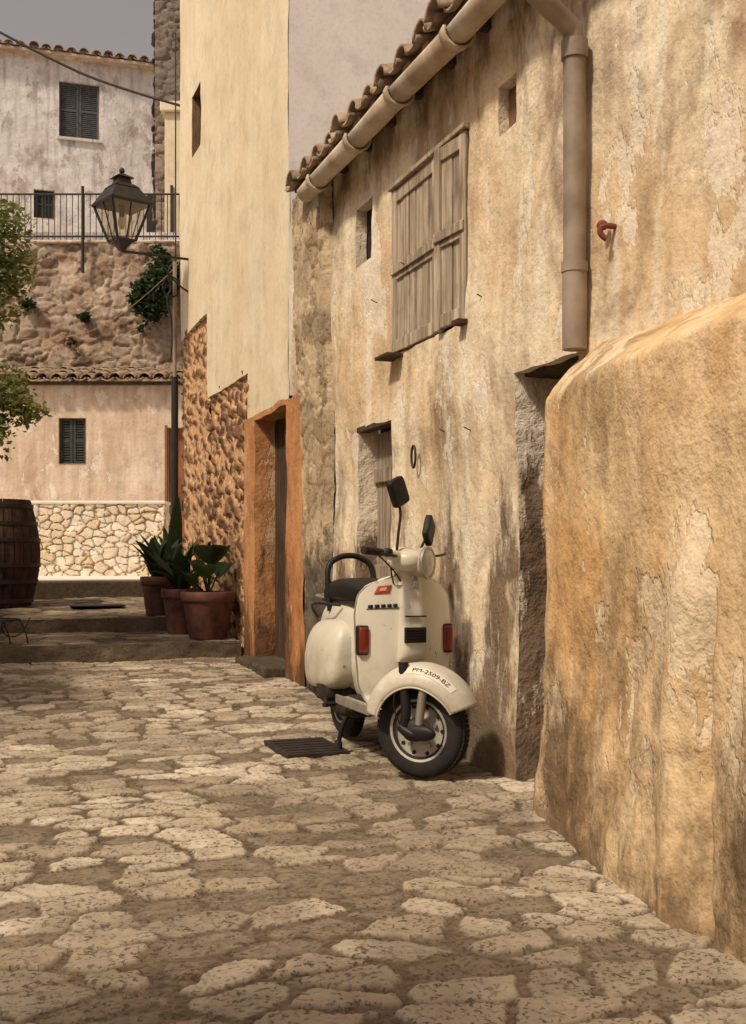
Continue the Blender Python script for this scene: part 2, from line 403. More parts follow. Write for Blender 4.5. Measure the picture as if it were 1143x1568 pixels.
box('roof_deck', 2.13,3.2,.0,7.62,3.50,3.53, m_dkwood, lh)
def tiles(nm, y0, y1, pitch, x0, z0, slope, L, parent, R=.085, rows=2, axis='x'):
    V = []; F = []
    y = y0
    while y < y1:
        for r in range(rows):
            for cov in (0, 1):
                jx = random.uniform(-.03,.035); jz = random.uniform(-.01,.014); tw = random.uniform(-.05,.05)
                n, m = 9, 4; b = len(V)
                rr = R*(1 if cov else .95)
                for i in range(m):
                    u = i/(m-1)*L
                    for j in range(n):
                        a = math.pi*j/(n-1)
                        rad = rr*(1-.14*i/(m-1))
                        hh = (math.sin(a)*rad*.9) if cov else (-math.sin(a)*rad*.5+.035)
                        yy = y+(0 if cov else pitch/2)+math.cos(a)*rad+tw*u
                        xx = x0+(jx if cov else .015)+(u+r*L*.8)*math.cos(slope)
                        zz = z0+hh+(u+r*L*.8)*math.sin(slope)+jz+(.0 if not cov else .012)+r*.012
                        V.append((xx, yy, zz) if axis == 'x' else (yy, xx, zz))
                for i in range(m-1):
                    for j in range(n-1):
                        F.append((b+i*n+j, b+i*n+j+1, b+(i+1)*n+j+1, b+(i+1)*n+j))
        y += pitch*random.uniform(.92,1.08)
    return mk(nm, V, F, m_tile, parent, smooth=True, solid=.016)
tiles('roof_tiles', .1, 7.6, .255, 2.08, 3.53, math.radians(15), .5, lh, rows=3, R=.082)
def gseg(nm, ya, yb, r):
    n, m = 14, 2; v = []
    for i in range(m):
        y = ya+(yb-ya)*i
        rr = r*(1.0 if i == 0 else .88)
        for j in range(n):
            a = math.radians(170)+math.radians(200)*j/(n-1)
            v.append((2.14+rr*math.cos(a), y, 3.43+rr*math.sin(a)+noise.noise(Vector((0,y*1.3,0)))*.022))
    mk(nm, v, gfaces(m, n), m_gut, lh, smooth=True, solid=.014)
y = -.5
while y < 7.2:
    L = random.uniform(.6,.78); gseg('gutter_piece', y, min(y+L+.03, 7.38), .062); gseg('gutter_collar', y-.02, y+.05, .077); y += L
mk('gutter_end_cap', [(2.14,7.39,3.43)]+[(2.14+.06*math.cos(a),7.38,3.43+.06*math.sin(a)) for a in np.linspace(math.pi,2*math.pi,10)], [(0,i,i+1) for i in range(1,10)], m_gut, lh)
dp = empty('drainpipe')
straight('pipe_lower', (2.228,3.93,1.80),(2.228,3.93,2.14), .048, m_pipe, dp, 20)
straight('pipe_upper', (2.228,3.93,2.10),(2.228,3.93,2.96), .044, m_pipe, dp, 20)
straight('pipe_socket', (2.228,3.93,2.10),(2.228,3.93,2.14), .052, m_pipe, dp, 20)
straight('pipe_collar', (2.228,3.93,2.93),(2.228,3.93,3.0), .052, m_pipe, dp, 20)
tube('pipe_elbow', [(2.228,3.93,2.95),(2.228,3.93,3.03),(2.19,3.92,3.06),(2.03,3.88,3.13),(1.99,3.88,3.18),(1.99,3.88,3.27),(2.1,3.87,3.42)], .041, m_pipe, dp)

# ------------------------------------------------------------------ buttress (crisp far corner, nearly flat face)
pl = [Vector(p) for p in ((2.46,4.04),(2.135,3.965),(2.02,3.53),(1.945,3.05),(1.88,2.65),(1.82,2.28),(1.74,1.7),(1.66,1.1),(1.54,.2),(1.44,-.6))]
path = []
for i in range(len(pl)-1):
    b = pl[i]; c = pl[i+1]
    n = max(3, int((c-b).length/.02))
    path += [b+(c-b)*(k/n) for k in range(n)]
zs = [-.06+1.66*i/82 for i in range(83)]
prof = [(z, .05*max(0,1-z/1.3)**1.5) for z in zs]+[(1.615,-.004),(1.628,-.014)]
V = []
ss = lambda x, a, b: float(sst(np.array(x), a, b))
for i, p in enumerate(path):
    q = path[min(i+1,len(path)-1)]-path[max(i-1,0)]; nrm = Vector((q.y,-q.x)).normalized()
    if nrm.x > 0: nrm = -nrm
    for z, off in prof:
        ridge = .04*math.exp(-((p.y-2.66-.06*math.sin(z*4))/.09)**2)*(1-ss(z,.9,1.15)) - .045*math.exp(-((p.y-2.50-.05*math.sin(z*3))/.025)**2)*(1-ss(z,.7,1.0))
        lump = .026*noise.noise(Vector((p.y*1.5, z*1.3, 5)))+.012*noise.noise(Vector((p.y*5, z*4, 9)))
        low = (noise.noise(Vector((p.y*11, z*11, 2)))*.012+noise.noise(Vector((p.y*28, z*28, 2)))*.005)*(1-ss(z,.3,.8))
        V.append(dfm((p.x+nrm.x*(off+ridge+lump+low), p.y+nrm.y*(off+ridge+lump+low), z), 1.1, 1.2))
    xo = p.x+nrm.x*-.014; wl = 2.315
    for k in range(1, 9):
        t = k/8; V.append(dfm((xo+(wl-xo)*t if xo < wl else wl, p.y+nrm.y*-.014*(1-t), 1.628+.195*t+.006*math.sin(t*3.1)+.025*noise.noise(Vector((p.y*3,t*2,1)))), 1.3, 1.2))
bt = mk('buttress_wall', V, gfaces(len(path), len(prof)+8), m_but, None, smooth=True)

# ------------------------------------------------------------------ tall house
th = empty('tall_cream_house')
wall('cream_facade', 2.275, 8.3, 12.93, 2.17, 9.6, [(11.37,13.0,2.1,3.43,0),(9.66,11.37,2.1,2.57,0),(11.78,12.25,5.27,5.93,.10)], m_cream, th, res=.06, amp=.8, jmat=m_brown)
for (ya,yb,z) in ((8.3,9.66,2.17),(9.66,11.37,2.57),(11.37,12.93,3.43)):
    n = 40; mk('plaster_lip', [dfm((2.275+.05*j, ya+(yb-ya)*i/(n-1), z), .8) for i in range(n) for j in range(2)], gfaces(n,2), m_cream, th)
box('attic_window_frame', 2.37,2.42,11.7,12.3,5.2,6.0, m_dkwood, th)
rubble('rubble_base', (2.312,9.6,0), (0,1,0), (-1,0,0), 1.85, 2.62, .15, .030, .016, 6, m_rub_or, th, sparse=.36, lumps=.02)
rubble('rubble_base_far', (2.308,11.36,0), (0,1,0), (-1,0,0), 1.57, 3.48, .15, .026, .018, 9, m_rub_or, th, sparse=.26, lumps=.02)
wall('door_surround', 2.262, 7.8, 9.73, -.05, 2.175, [(8.33,9.37,-.1,2.13,.20)], m_orange, th, res=.04, amp=1.4)
for i in range(8): box('door_plank', 2.45,2.48, 8.25+i*.147, 8.25+i*.147+.14, .1, 2.15, m_dkwood, th)
box('door_threshold', 2.12,2.6,8.45,9.45,-.02,.15, m_step, th, bevel=.02)
n = 50; mk('gable_wall', [(2.275+7*i/(n-1), 8.3+.004*noise.noise(Vector((i*.3,j*.3,0))), 2.2+7.4*j/(n-1)) for i in range(n) for j in range(n)], gfaces(n,n), m_end, th, smooth=True)
box('house_core', 2.62,9.2,8.36,12.9,-.05,9.55, m_end, th, bevel=0)
box('house_back_wall', 2.34,2.62,12.86,12.9,-.05,9.55, m_cream, th, bevel=0)
straight('corner_pipe', (2.2,12.86,.4),(2.2,12.86,3.0), .04, m_iron, th)
straight('corner_pipe_upper', (2.2,12.86,3.0),(2.2,12.86,4.3), .022, m_pipe, th)
tube('corner_cable', [(2.2,12.9,4.3),(2.1,12.9,4.2),(2.18,12.9,4.0),(2.1,12.9,3.9),(2.2,12.9,3.6),(2.16,12.9,3.2)], .01, m_iron, th)
tube('corner_cable_loop', [(2.15+.1*math.cos(a),12.8,4.0+.12*math.sin(a)) for a in np.linspace(0,5.5,9)], .009, m_iron, th)
straight('facade_cable', (2.22,12.92,4.3),(2.22,12.92,6.9), .008, m_iron, th)

# ------------------------------------------------------------------ lantern on bracket
ln = empty('street_lantern', (1.545,12.3,4.22))
def glassm():
    m = bpy.data.materials.new('lantern_glass'); m.use_nodes = True; t = m.node_tree
    gl = t.nodes.new('ShaderNodeBsdfGlossy'); gl.inputs['Roughness'].default_value = .1; gl.inputs['Color'].default_value = (.7,.66,.6,1)
    tr_ = t.nodes.new('ShaderNodeBsdfTransparent'); tr_.inputs['Color'].default_value = (.92,.88,.8,1)
    mx_ = t.nodes.new('ShaderNodeMixShader'); mx_.inputs[0].default_value = .12
    t.links.new(tr_.outputs[0], mx_.inputs[1]); t.links.new(gl.outputs[0], mx_.inputs[2]); t.links.new(mx_.outputs[0], t.nodes['Material Output'].inputs[0])
    return m
m_glass = glassm(); m_bulb = simple('bulb_glass', (.6,.56,.48), .3)
def frus(nm, r0, z0, r1, z1, mat, caps=True):
    v = [(r0*math.cos(math.pi/4+k*math.pi/2), r0*math.sin(math.pi/4+k*math.pi/2), z0) for k in range(4)]+[(r1*math.cos(math.pi/4+k*math.pi/2), r1*math.sin(math.pi/4+k*math.pi/2), z1) for k in range(4)]
    f = [(k,(k+1)%4,4+(k+1)%4,4+k) for k in range(4)]+([(3,2,1,0),(4,5,6,7)] if caps else [])
    return mk(nm, v, f, mat, ln, rot=(0,0,.35))
frus('roof_lower', .33, .50, .19, .66, m_iron); frus('roof_mid', .20,.66,.14,.70, m_iron); frus('chimney', .11,.70,.09,.77, m_iron); frus('cap', .14,.77,.03,.82, m_iron)
sell('finial', (0,0,.85), (.03,.03,.035), (1,1), m_iron, ln, 12, 8)
frus('rim', .33,.475,.34,.50, m_iron); frus('bottom_rim', .14,.09,.15,.12, m_iron); frus('glass', .14,.12,.30,.475, m_glass, False)
frus('base_cone', .03,.0,.11,.09, m_iron)
for k in range(4):
    a = math.pi/4+k*math.pi/2+.35
    straight('corner_bar', (.145*math.cos(a),.145*math.sin(a),.1), (.31*math.cos(a),.31*math.sin(a),.49), .015, m_iron, ln, 6)
    a2 = a+math.pi/4
    straight('mid_bar', (.103*math.cos(a2),.103*math.sin(a2),.1), (.22*math.cos(a2),.22*math.sin(a2),.49), .007, m_iron, ln, 6)
straight('socket', (0,0,.5),(0,0,.36), .03, m_iron, ln); sell('bulb', (0,0,.30), (.045,.045,.07), (1,1), m_bulb, ln, 12, 8)
straight('arm', (0,0,.0),(.75,.1,.0), .014, m_iron, ln, 8)
tube('scroll', [(.72,.1,-.35),(.6,.08,-.3),(.4,.05,-.05),(.3,.03,-.02)], .011, m_iron, ln)
straight('wall_bar', (.74,.1,-.4),(.74,.1,.1), .013, m_iron, ln, 8)

# ------------------------------------------------------------------ far court (turned to face down the alley)
def far(name): return empty(name, (0,0,0), -YAW)
lw = far('low_stone_wall')
rubble('wall_face', (-4.95,16,.66), (1,0,0), (0,-1,0), 2.02, 1.06, .15, .035, .012, 12, m_rub_wh, lw, gap=.06, cy=.10)
rubble('wall_end', (-2.93,16.0,.66), (0,1,0), (1,0,0), .35, 1.06, .17, .03, .02, 13, m_rub_wh, lw, gap=.07)
box('wall_coping', -5.0,-2.9,15.95,16.4,1.715,1.76, m_sun_conc, lw, bevel=.015)
fh = far('terrace_house')
def fwall(nm, D, x0,x1,z0,z1, ops, mat, parent, res=.12):
    Xs = lines(x0,x1,res,[o[0] for o in ops]+[o[1] for o in ops]); Zs = lines(z0,z1,res,[o[2] for o in ops]+[o[3] for o in ops]); nz = len(Zs)
    v = [(x, D+.03*noise.noise(Vector((x,z,D))), z) for x in Xs for z in Zs]; f = []
    for i in range(len(Xs)-1):
        for j in range(nz-1):
            cx = (Xs[i]+Xs[i+1])/2; cz = (Zs[j]+Zs[j+1])/2
            if any(o[0]<cx<o[1] and o[2]<cz<o[3] for o in ops): continue
            f.append((i*nz+j,(i+1)*nz+j,(i+1)*nz+j+1,i*nz+j+1))
    mk(nm, v, f, mat, parent, smooth=True)
    for o in ops:
        a,b,c,d = o[:4]; e = .18
        for q in (((a,c),(a,d)),((a,d),(b,d)),((b,d),(b,c)),((b,c),(a,c))):
            (xa,za),(xb,zb) = q
            mk(nm+'_reveal', [(xa,D-.01,za),(xb,D-.01,zb),(xb,D+e,zb),(xa,D+e,za)], [(0,1,2,3)], mat, parent)
def louvre(nm, x0,x1,z0,z1,D, mat, parent, two=True):
    box(nm+'_back', x0,x1,D+.05,D+.07,z0,z1, m_dark, parent, bevel=0)
    halves = [(x0,(x0+x1)/2-.005),((x0+x1)/2+.005,x1)] if two else [(x0,x1)]
    for a,b in halves:
        for s_ in ((a,a+.05),(b-.05,b)): box(nm+'_stile', s_[0],s_[1],D,D+.04,z0,z1, mat, parent)
        for zz in (z0, (z0+z1)/2-.025, z1-.05): box(nm+'_rail', a+.052,b-.052,D+.002,D+.04,zz,zz+.05, mat, parent)
        z = z0+.07
        while z < z1-.07: box(nm+'_slat', a+.052,b-.052,D+.012,D+.03,z,z+.028, mat, parent, bevel=0); z += .045
W1 = (-5.50,-5.03,2.60,3.40)
D1 = (-3.60,-3.2,.5,3.23)
fwall('facade', 20, -9.5,-2.6,.5,3.98, [W1, D1], m_far, fh)
louvre('window', *W1, 20.06, m_green, fh)
box('door', -3.6,-3.2,20.12,20.16,.5,3.23, m_reddoor, fh); box('door_post', -3.64,-3.6,19.96,20.05,.5,3.27, m_reddoor, fh)
box('side_wall', -9.45,-2.6,20.3,22,.5,3.9, m_far, fh, bevel=0)
box('lean_to_deck', -9.6,-2.5,19.85,22,3.97,4.02, m_dkwood, fh)
tiles('lean_to_tiles', -9.6, -2.6, .26, 19.68, 4.03, math.radians(12), .6, fh, R=.105, rows=4, axis='y')
rt = far('retaining_wall')
rubble('wall_face', (-11,22,3.6), (1,0,0), (0,-1,0), 8.4, 3.42, .30, .05, .03, 15, m_rub_rt, rt, gap=.08, lumps=.3, cy=.2)
box('wall_cap', -11,-2.6,21.95,22.4,7.0,7.06, m_far, rt, bevel=.02)
box('upper_ground', -30,12,22.1,60,3,6.99, m_far, rt, bevel=0)
rl = far('terrace_railing')
for i in range(72):
    x = -11+.115*i; straight('baluster', (x,22.15,7.08),(x,22.15,7.98), .009, m_iron, rl, 6)
for x in (-9.6,-7.6,-5.55,-3.3): straight('post', (x,22.15 if x != -5.55 else 21.85,6.4 if x == -5.55 else 7.06),(x,22.15 if x != -5.55 else 21.85,8.05), .03, m_iron, rl, 8)
for z in (7.16,7.98): box('rail', -11,-2.7,22.13,22.17,z,z+.03, m_iron, rl)
box('terrace_parapet_line', -11,-2.7,22.3,22.34,7.06,7.3, m_white, rl)
wh = empty('white_house', (0,0,0), -YAW)
r_ = math.atan2(1.05, 3.38)
wg = empty('white_house_body', (-8.5,26,0), r_, wh)
WW = (1.31,2.21,10.68,11.95); W2 = (.75,1.2,8.75,9.4)
fwall('facade', 0, -3,3.62,5.5,12.45, [WW,W2,], m_white, wg)
louvre('upper_window', *WW, .06, m_blue, wg); box('upper_sill', 1.25,2.27,-.06,.05,10.6,10.66, m_white, wg)
louvre('lower_window', *W2, .06, m_green, wg)
box('corner_return', 3.60,3.63,0.02,5,5.5,12.45, m_white, wg, bevel=0)
box('dark_door', 3.3,3.56,-.04,-.01,6.9,9.5, m_green, wg)
box('eave_board', -3.1,3.8,-.25,.2,12.46,12.52, m_far, wg)
tiles('eave_tiles', -3.1, 3.8, .27, -.3, 12.55, math.radians(15), .6, wg, R=.1, rows=4, axis='y')
tw = far('stone_tower')
rubble('tower_face', (-4.42,23.2,7.0), (1,0,0), (0,-1,0), 1.6, 8, .26, .06, .03, 17, m_rub_tw, tw, gap=.06)
rubble('tower_side', (-4.42,24.6,7.0), (0,-1,0), (-1,0,0), 1.4, 8, .26, .06, .04, 18, m_rub_tw, tw, gap=.06)
cb = far('cream_annex')
box('annex_wall', -4.12,-2.5,22.6,23.1,7.0,9.75, m_cream, cb, bevel=.01); box('annex_cornice', -4.2,-2.5,22.5,23.12,9.752,9.95, m_cream, cb, bevel=.02)
box('annex_pipe', -4.0,-3.95,22.54,22.59,7.0,8.3, m_green, cb)
cab = far('overhead_cable')
tube('cable', [(-6.9,20,10.35),(-5.8,20,9.75),(-4.6,20,9.2),(-3.2,19.8,8.75)], .022, m_iron, cab)
cab2 = far('thin_cable'); tube('cable', [(-6.8,21.3,5.05),(-5.6,21.3,4.95),(-4.3,21,5.6),(-3.4,20,6.1)], .005, m_rub_wh, cab2)

# unseen houses added beyond the left edge, sized to shade the alley ground
oh = empty('unseen_shade_house')
box('shade_block', -9,-4.0,5.4,13.4,-.05,6.0, m_low, oh, bevel=.03); box('roof', -9,-3.75,5.3,13.5,6.002,6.14, m_tile, oh, bevel=.03)
box('shutters', -4.06,-3.97,8,8.9,3.2,4.4, m_green, oh)
box('door', -4.06,-3.97,6.5,7.4,.0,2.1, m_dkwood, oh)
oh2 = empty('unseen_shade_cottage')  # added out of view; its height darkens the near left ground
box('shade_block', -9,-3.4,-6.5,.5,-.05,5.8, m_but, oh2, bevel=.03); box('roof', -9,-3.2,-6.6,.6,5.802,5.94, m_tile, oh2, bevel=.03)
box('door', -3.45,-3.37,-.8,.1,.0,2.1, m_doorw, oh2)

# ------------------------------------------------------------------ vegetation
def leafmat(name, a, b):
    g = G(name); r = g.attr('rnd'); col = g.mix(r, c4(a), c4(b))
    g.done(col, .6, None, spec=.3)
    tr = g.n('ShaderNodeBsdfTranslucent', {'Color': g.mix(r, c4(a,1.6), c4(b,1.6))})
    mx = g.n('ShaderNodeMixShader', {0: .3}); out = g.t.nodes['Material Output']
    g.t.links.new(g.b.outputs[0], mx.inputs[1]); g.t.links.new(tr.outputs[0], mx.inputs[2]); g.t.links.new(mx.outputs[0], out.inputs[0])
    return g.m
m_leaf = leafmat('leaf_green', (.06,.085,.025), (.32,.33,.11))
m_leafd = leafmat('leaf_dark_green', (.015,.03,.012), (.045,.075,.028))
def cloud(nm, clumps, n, size, mat, parent, cull=-.12):
    V = []; F = []; A = []
    for (c, r) in clumps:
        c = Vector(c)
        for k in range(int(n*r[0]*r[2]*8)):
            d = Vector((random.gauss(0,1),random.gauss(0,1),random.gauss(0,1))).normalized()*random.random()**.45
            p = c+Vector((d.x*r[0], d.y*r[1], d.z*r[2]))
            if noise.noise(p*4.5) < cull: continue
            u = Vector((random.gauss(0,1),random.gauss(0,1),random.gauss(0,.6))).normalized(); w = u.cross(Vector((random.gauss(0,1),random.gauss(0,1),1))).normalized()
            s = size*random.uniform(.6,1.3); b = len(V)
            V += [p-u*s*.1, p+u*s*.45+w*s*.3, p+u*s, p+u*s*.45-w*s*.3]; F.append((b,b+1,b+2,b+3)); q = min(1,max(0,random.random()*.6+.4*noise.noise(p*2)+.2+.2*d.z)); A += [q]*4
    return mk(nm, V, F, mat, parent, attrs={'rnd': A})
tr = far('leafy_tree'); m_bark = simple('bark', (.12,.08,.05), .9, bump=.02, var=.5)
tube('trunk', [(-3.9,9.3,0),(-3.85,9.3,1.2),(-3.7,9.2,2.2),(-3.6,9.1,3.0)], .1, m_bark, tr, radii=[1.3,1,.8,.4])
tube('limb', [(-3.75,9.25,1.9),(-3.3,9.1,2.15),(-2.85,9,2.2)], .03, m_bark, tr, radii=[1,.6,.3])
tube('limb', [(-3.7,9.2,2.6),(-3.3,9.1,3.1),(-2.9,9,3.35)], .035, m_bark, tr, radii=[1,.6,.3])
cloud('foliage', [((-2.95,9,3.55),(.28,.3,.26)),((-2.90,9,3.25),(.26,.25,.26)),((-2.93,9,2.98),(.20,.2,.22)),((-3.5,9.1,3.6),(.5,.5,.5)),((-2.96,9,2.30),(.28,.3,.24)),((-2.80,9,2.14),(.24,.2,.13)),((-2.90,9,1.95),(.18,.2,.2)),((-3.45,9,2.2),(.4,.4,.4)),((-4,9.2,3.1),(.5,.5,.7))], 1900, .052, m_leaf, tr, -.28)
sb = far('wall_shrub'); cloud('foliage', [((-4.2,21.6,5.85),(.42,.3,.45)),((-3.95,21.6,6.25),(.34,.3,.36)),((-4.05,21.6,6.6),(.2,.2,.25))], 1500, .11, m_leafd, sb)
cloud('weeds', [((-5.5,21.85,5.55),(.12,.1,.1)),((-5.75,21.85,5.1),(.1,.1,.08)),((-4.4,21.85,5.3),(.1,.1,.08)),((-6.6,21.85,5.8),(.15,.1,.1))], 2500, .08, m_leafd, sb)

def blade(V, F, A, p0, az, L, W, rise, droop, rv):
    b = len(V); n = 9; d = Vector((math.cos(az), math.sin(az), 0)); s = Vector((-math.sin(az), math.cos(az), 0))
    for i in range(n):
        t = i/(n-1); c = p0+d*(L*t*math.cos(rise))+Vector((0,0,L*t*math.sin(rise)-droop*L*t*t))
        w = W*math.sin(math.pi*min(1,t**.75))**.8 if 0 < t < 1 else .002
        for k in (-1,-.5,0,.5,1): V.append(c+s*w*k+Vector((0,0,abs(k)*w*.3))); A.append(rv*(.8 if abs(k) == .5 else 1))
    for i in range(n-1):
        for j in range(4): F.append((b+i*5+j,b+i*5+j+1,b+(i+1)*5+j+1,b+(i+1)*5+j))
def pot(nm, x, y, z, R, H, broad=False, seed=1, hgt=.5):
    rs = random.Random(seed); e = empty(nm, (x,y,z))
    lathe('pot', [(.001,0),(R*.68,0),(R*.72,.02),(R*.93,H*.78),(R*.95,H*.80),(R*1.0,H*.80),(R*1.03,H*.83),(R*1.03,H*.98),(R*1.0,H),(R*.9,H),(R*.88,H*.9),(.001,H*.88)], m_terra, e)
    V=[];F=[];A=[]
    if broad:
        for (az, ln_, rise, L, W) in ((2.4,.30,1.35,.30,.13),(-2.0,.28,1.2,.28,.11),(-.9,.40,1.45,.40,.16),(3.3,.2,.9,.34,.08),(.6,.3,1.1,.3,.12),(-1.5,.42,1.5,.36,.14),(-2.6,.22,.8,.30,.09)):
            top = Vector((math.cos(az)*ln_*math.cos(rise), math.sin(az)*ln_*math.cos(rise), H*.9+ln_*math.sin(rise)*.8))
            tube('stem', [(0,0,H*.88), tuple(top*.5+Vector((0,0,H*.45))), tuple(top)], .008, m_leafd, e)
            blade(V,F,A, top-Vector((0,0,.06)), az, L, W, 1.15, .45, rs.random())
    else:
        for k in range(17):
            blade(V,F,A, Vector((rs.uniform(-.04,.04),rs.uniform(-.04,.04),H*.85)), rs.uniform(0,6.28), hgt*rs.uniform(.6,1.15), .06*rs.uniform(.8,1.5), rs.uniform(.95,1.45), rs.uniform(.1,.6), rs.random())
    mk('leaves', V, F, m_leafd, e, smooth=True, attrs={'rnd': A})
pot('potted_rubber_plant', 2.03,10.13,.255,.235,.42, True, 2)
pot('potted_plant', 1.90,10.70,.265,.19,.42, False, 3, .62)
pot('potted_plant', 1.78,11.30,.41,.18,.38, False, 4, .80)
pot('potted_plant', 2.02,12.0,.44,.16,.34, False, 5, .9)
pot('potted_plant', .08,11.35,.41,.16,.30, False, 6, .2)

# ------------------------------------------------------------------ barrel
ba = empty('wooden_barrel', (.30,12.55,.455)); m_bar = woodmat('barrel_wood', (.09,.05,.035), (.035,.022,.017), .6)
H = 1.12; n = 26; V = []; F = []
for k in range(n):
    a0 = 2*math.pi*k/n+.01; a1 = 2*math.pi*(k+1)/n-.01; b = len(V)
    for j in range(11):
        t = j/10; r = .33+.10*math.sin(math.pi*t)
        for a in (a0, a1): V.append((r*math.cos(a), r*math.sin(a), H*t))
        for a in (a0, a1): V.append(((r-.02)*math.cos(a), (r-.02)*math.sin(a), H*t))
    for j in range(10):
        q = b+j*4; F += [(q,q+1,q+5,q+4),(q+1,q+3,q+7,q+5),(q+2,q,q+4,q+6)]
mk('staves', V, F, m_bar, ba); lathe('inner', [(.001,.03),(.31,.03),(.32,.5),(.31,1.08),(.001,1.08)], m_dkwood, ba)
for z in (.05,.25,.42,.68,.85,1.03):
    r = .335+.10*math.sin(math.pi*(z+.02)/H); lathe('hoop', [(r,z),(r+.006,z+.002),(r+.006,z+.04),(r,z+.042)], m_iron, ba)
cs = empty('wrought_iron_stand', (.16,9.95,.26))
for s_, ox in ((1,0),(-1,.02),(1,.18)):
    tube('curl', [(ox+s_*.14*t/5*math.cos(t*1.1), .02*t, .16+.14*t/5*math.sin(t*1.1)) for t in range(1,7)], .006, m_iron, cs)
for a in (0,.16,.3): tube('leg', [(a-.05,0,.2),(a,0,.12),(a+.02,.02,0)], .006, m_iron, cs)
tube('hoop', [(.1+.17*math.cos(a),.1+.17*math.sin(a),.2) for a in np.linspace(0,6.28,10,endpoint=False)], .007, m_iron, cs, cyc=True)

dc = empty('drain_cover')
m_drain = simple('rusty_drain_iron', (.04,.028,.022), .85, var=.5, bump=.01)
box('plate', 1.50,1.83,5.50,5.98,-.03,.007, m_drain, dc, bevel=.004)
for i in range(6): box('rib', 1.52,1.81,5.53+i*.074,5.55+i*.074,.0075,.011, m_drain, dc, bevel=.001)

# ------------------------------------------------------------------ scooter
scq = empty('motor_scooter', (1.965,5.37,0.0), -math.pi/2)
def paintm():
    g = G('cream_scooter_paint')
    n = g.noise(5, 4, .6); col = g.mix(g.ramp(n, .35, .7), (.66,.63,.52,1), (.57,.535,.425,1))
    ru = g.noise(22, 5, .75); col = g.mix(g.ramp(ru, .64, .68, 0, .8), col, (.18,.08,.035,1))
    dz_ = g.ramp(g.ma('ADD', g.z(), g.ramp(g.noise(9,4,.7), .3,.7,-.12,.12)), .50, .25, 0, .5)
    col = g.mix(dz_, col, (.25,.18,.11,1))
    g.b.inputs['Coat Weight'].default_value = .25; g.b.inputs['Coat Roughness'].default_value = .25
    return g.done(col, g.ramp(n, .3,.7,.35,.55), None, spec=.45)
m_pt = paintm()
m_rb = simple('tyre_rubber', (.028,.025,.022), .85, var=.3, sc=20, spec=.3)
m_bk = simple('black_plastic', (.014,.012,.011), .5, var=.3, spec=.3)
m_al = simple('dull_aluminium', (.42,.39,.33), .45, metal=.6, var=.3, sc=15)
m_rim = simple('painted_rim', (.50,.47,.40), .5, metal=.1, var=.4, sc=9)
m_red = simple('red_lens', (.20,.022,.012), .2, spec=.6); m_badge = simple('red_sticker', (.5,.05,.03), .5)
m_lens = simple('headlight_glass', (.55,.52,.42), .12, spec=.8, var=.2, sc=30)
m_eng = simple('oily_engine_metal', (.04,.034,.028), .6, metal=.3, var=.5, bump=.01)
S = scq
def wheel(parent, cx, cy, cz, nm):
    w = empty(nm, (cx,cy,cz), 0, parent)
    prof = [(.118,-.035),(.13,-.043),(.165,-.050),(.195,-.044),(.208,-.030),(.214,-.012),(.2155,0),(.214,.012),(.208,.030),(.195,.044),(.165,.050),(.13,.043),(.118,.035)]
    lathe('tyre', prof, m_rb, w, 48, 'y')
    V=[];F=[]
    for k in range(60):
        a = 2*math.pi*k/60
        for y_ in (-.026,-.004,.018):
            b = len(V)
            for R_ in (.211, .2172):
                for (da, yy) in ((-.04,y_),(.04,y_),(.04,y_+.016),(-.04,y_+.016)):
                    a2 = a+da+(yy)*.8; V.append((R_*math.cos(a2), yy, R_*math.sin(a2)))
            F += [(b+4,b+5,b+6,b+7),(b,b+1,b+5,b+4),(b+1,b+2,b+6,b+5),(b+2,b+3,b+7,b+6),(b+3,b,b+4,b+7)]
    mk('tread', V, F, m_rb, w)
    for s_ in (-1,1):
        lathe('rim', [(.145,s_*.043),(.140,s_*.047),(.130,s_*.043),(.120,s_*.022),(.098,s_*.014),(.07,s_*.020),(.062,s_*.032),(.001,s_*.034)], m_rim, w, 40, 'y')
        for k in range(5):
            a = 2*math.pi*k/5+.3; c = (.080*math.cos(a), s_*.018, .080*math.sin(a))
            straight('nut', c, (c[0], s_*.034, c[2]), .009, m_al, w, 6)
        for k in range(10):
            a = 2*math.pi*k/10; c = (.108*math.cos(a), s_*.0175, .108*math.sin(a))
            straight('slot', (c[0],s_*.012,c[2]), (c[0], s_*.0215, c[2]), .0095, m_dark, w, 10)
    lathe('drum', [(.001,-.06),(.04,-.06),(.05,-.055),(.06,-.035)], m_al, w, 24, 'y')
    return w
wheel(S, -.58,0,.225, 'rear_wheel')
fr = empty('front_fork_assembly', (.60,-.035,0), math.radians(42), S)
wheel(fr, 0,0,.216, 'front_wheel')
def FS(phi, a, off=0.):
    k = math.cos(phi)
    w = .108*(1-.25*max(0,k)**3+.08*max(0,-k)**2); drop = .100*(1-.15*abs(k)**3)
    R = .258+.026*math.sin(phi)+.018*max(0,k)**4+off; w += off
    y = w*math.copysign(abs(math.sin(a))**.85, a); r = R-drop*(1-abs(math.cos(a))**.75)
    return Vector((r*math.cos(phi)*1.0, y, .232+r*math.sin(phi)))
V = []; nu, nv = 46, 25
PH0, PHR = 22, 144
for i in range(nu):
    phi = math.radians(PH0+PHR*i/(nu-1))
    for j in range(nv): V.append(FS(phi, math.radians(-90+180*j/(nv-1))))
mk('front_fender', V, gfaces(nu,nv), m_pt, fr, smooth=True, solid=.006)
for sg in (-90, 90): tube('fender_edge', [FS(math.radians(PH0+PHR*i/15), math.radians(sg)) for i in range(16)], .005, m_pt, fr)
tc = bpy.data.curves.new('t', 'FONT'); tc.body = 'PM-2509-BZ'; tc.size = .038; tc.align_x = 'CENTER'; tc.align_y = 'CENTER'; tc.resolution_u = 3
to = bpy.data.objects.new('t', tc); COL.objects.link(to)
bpy.context.view_layer.update()
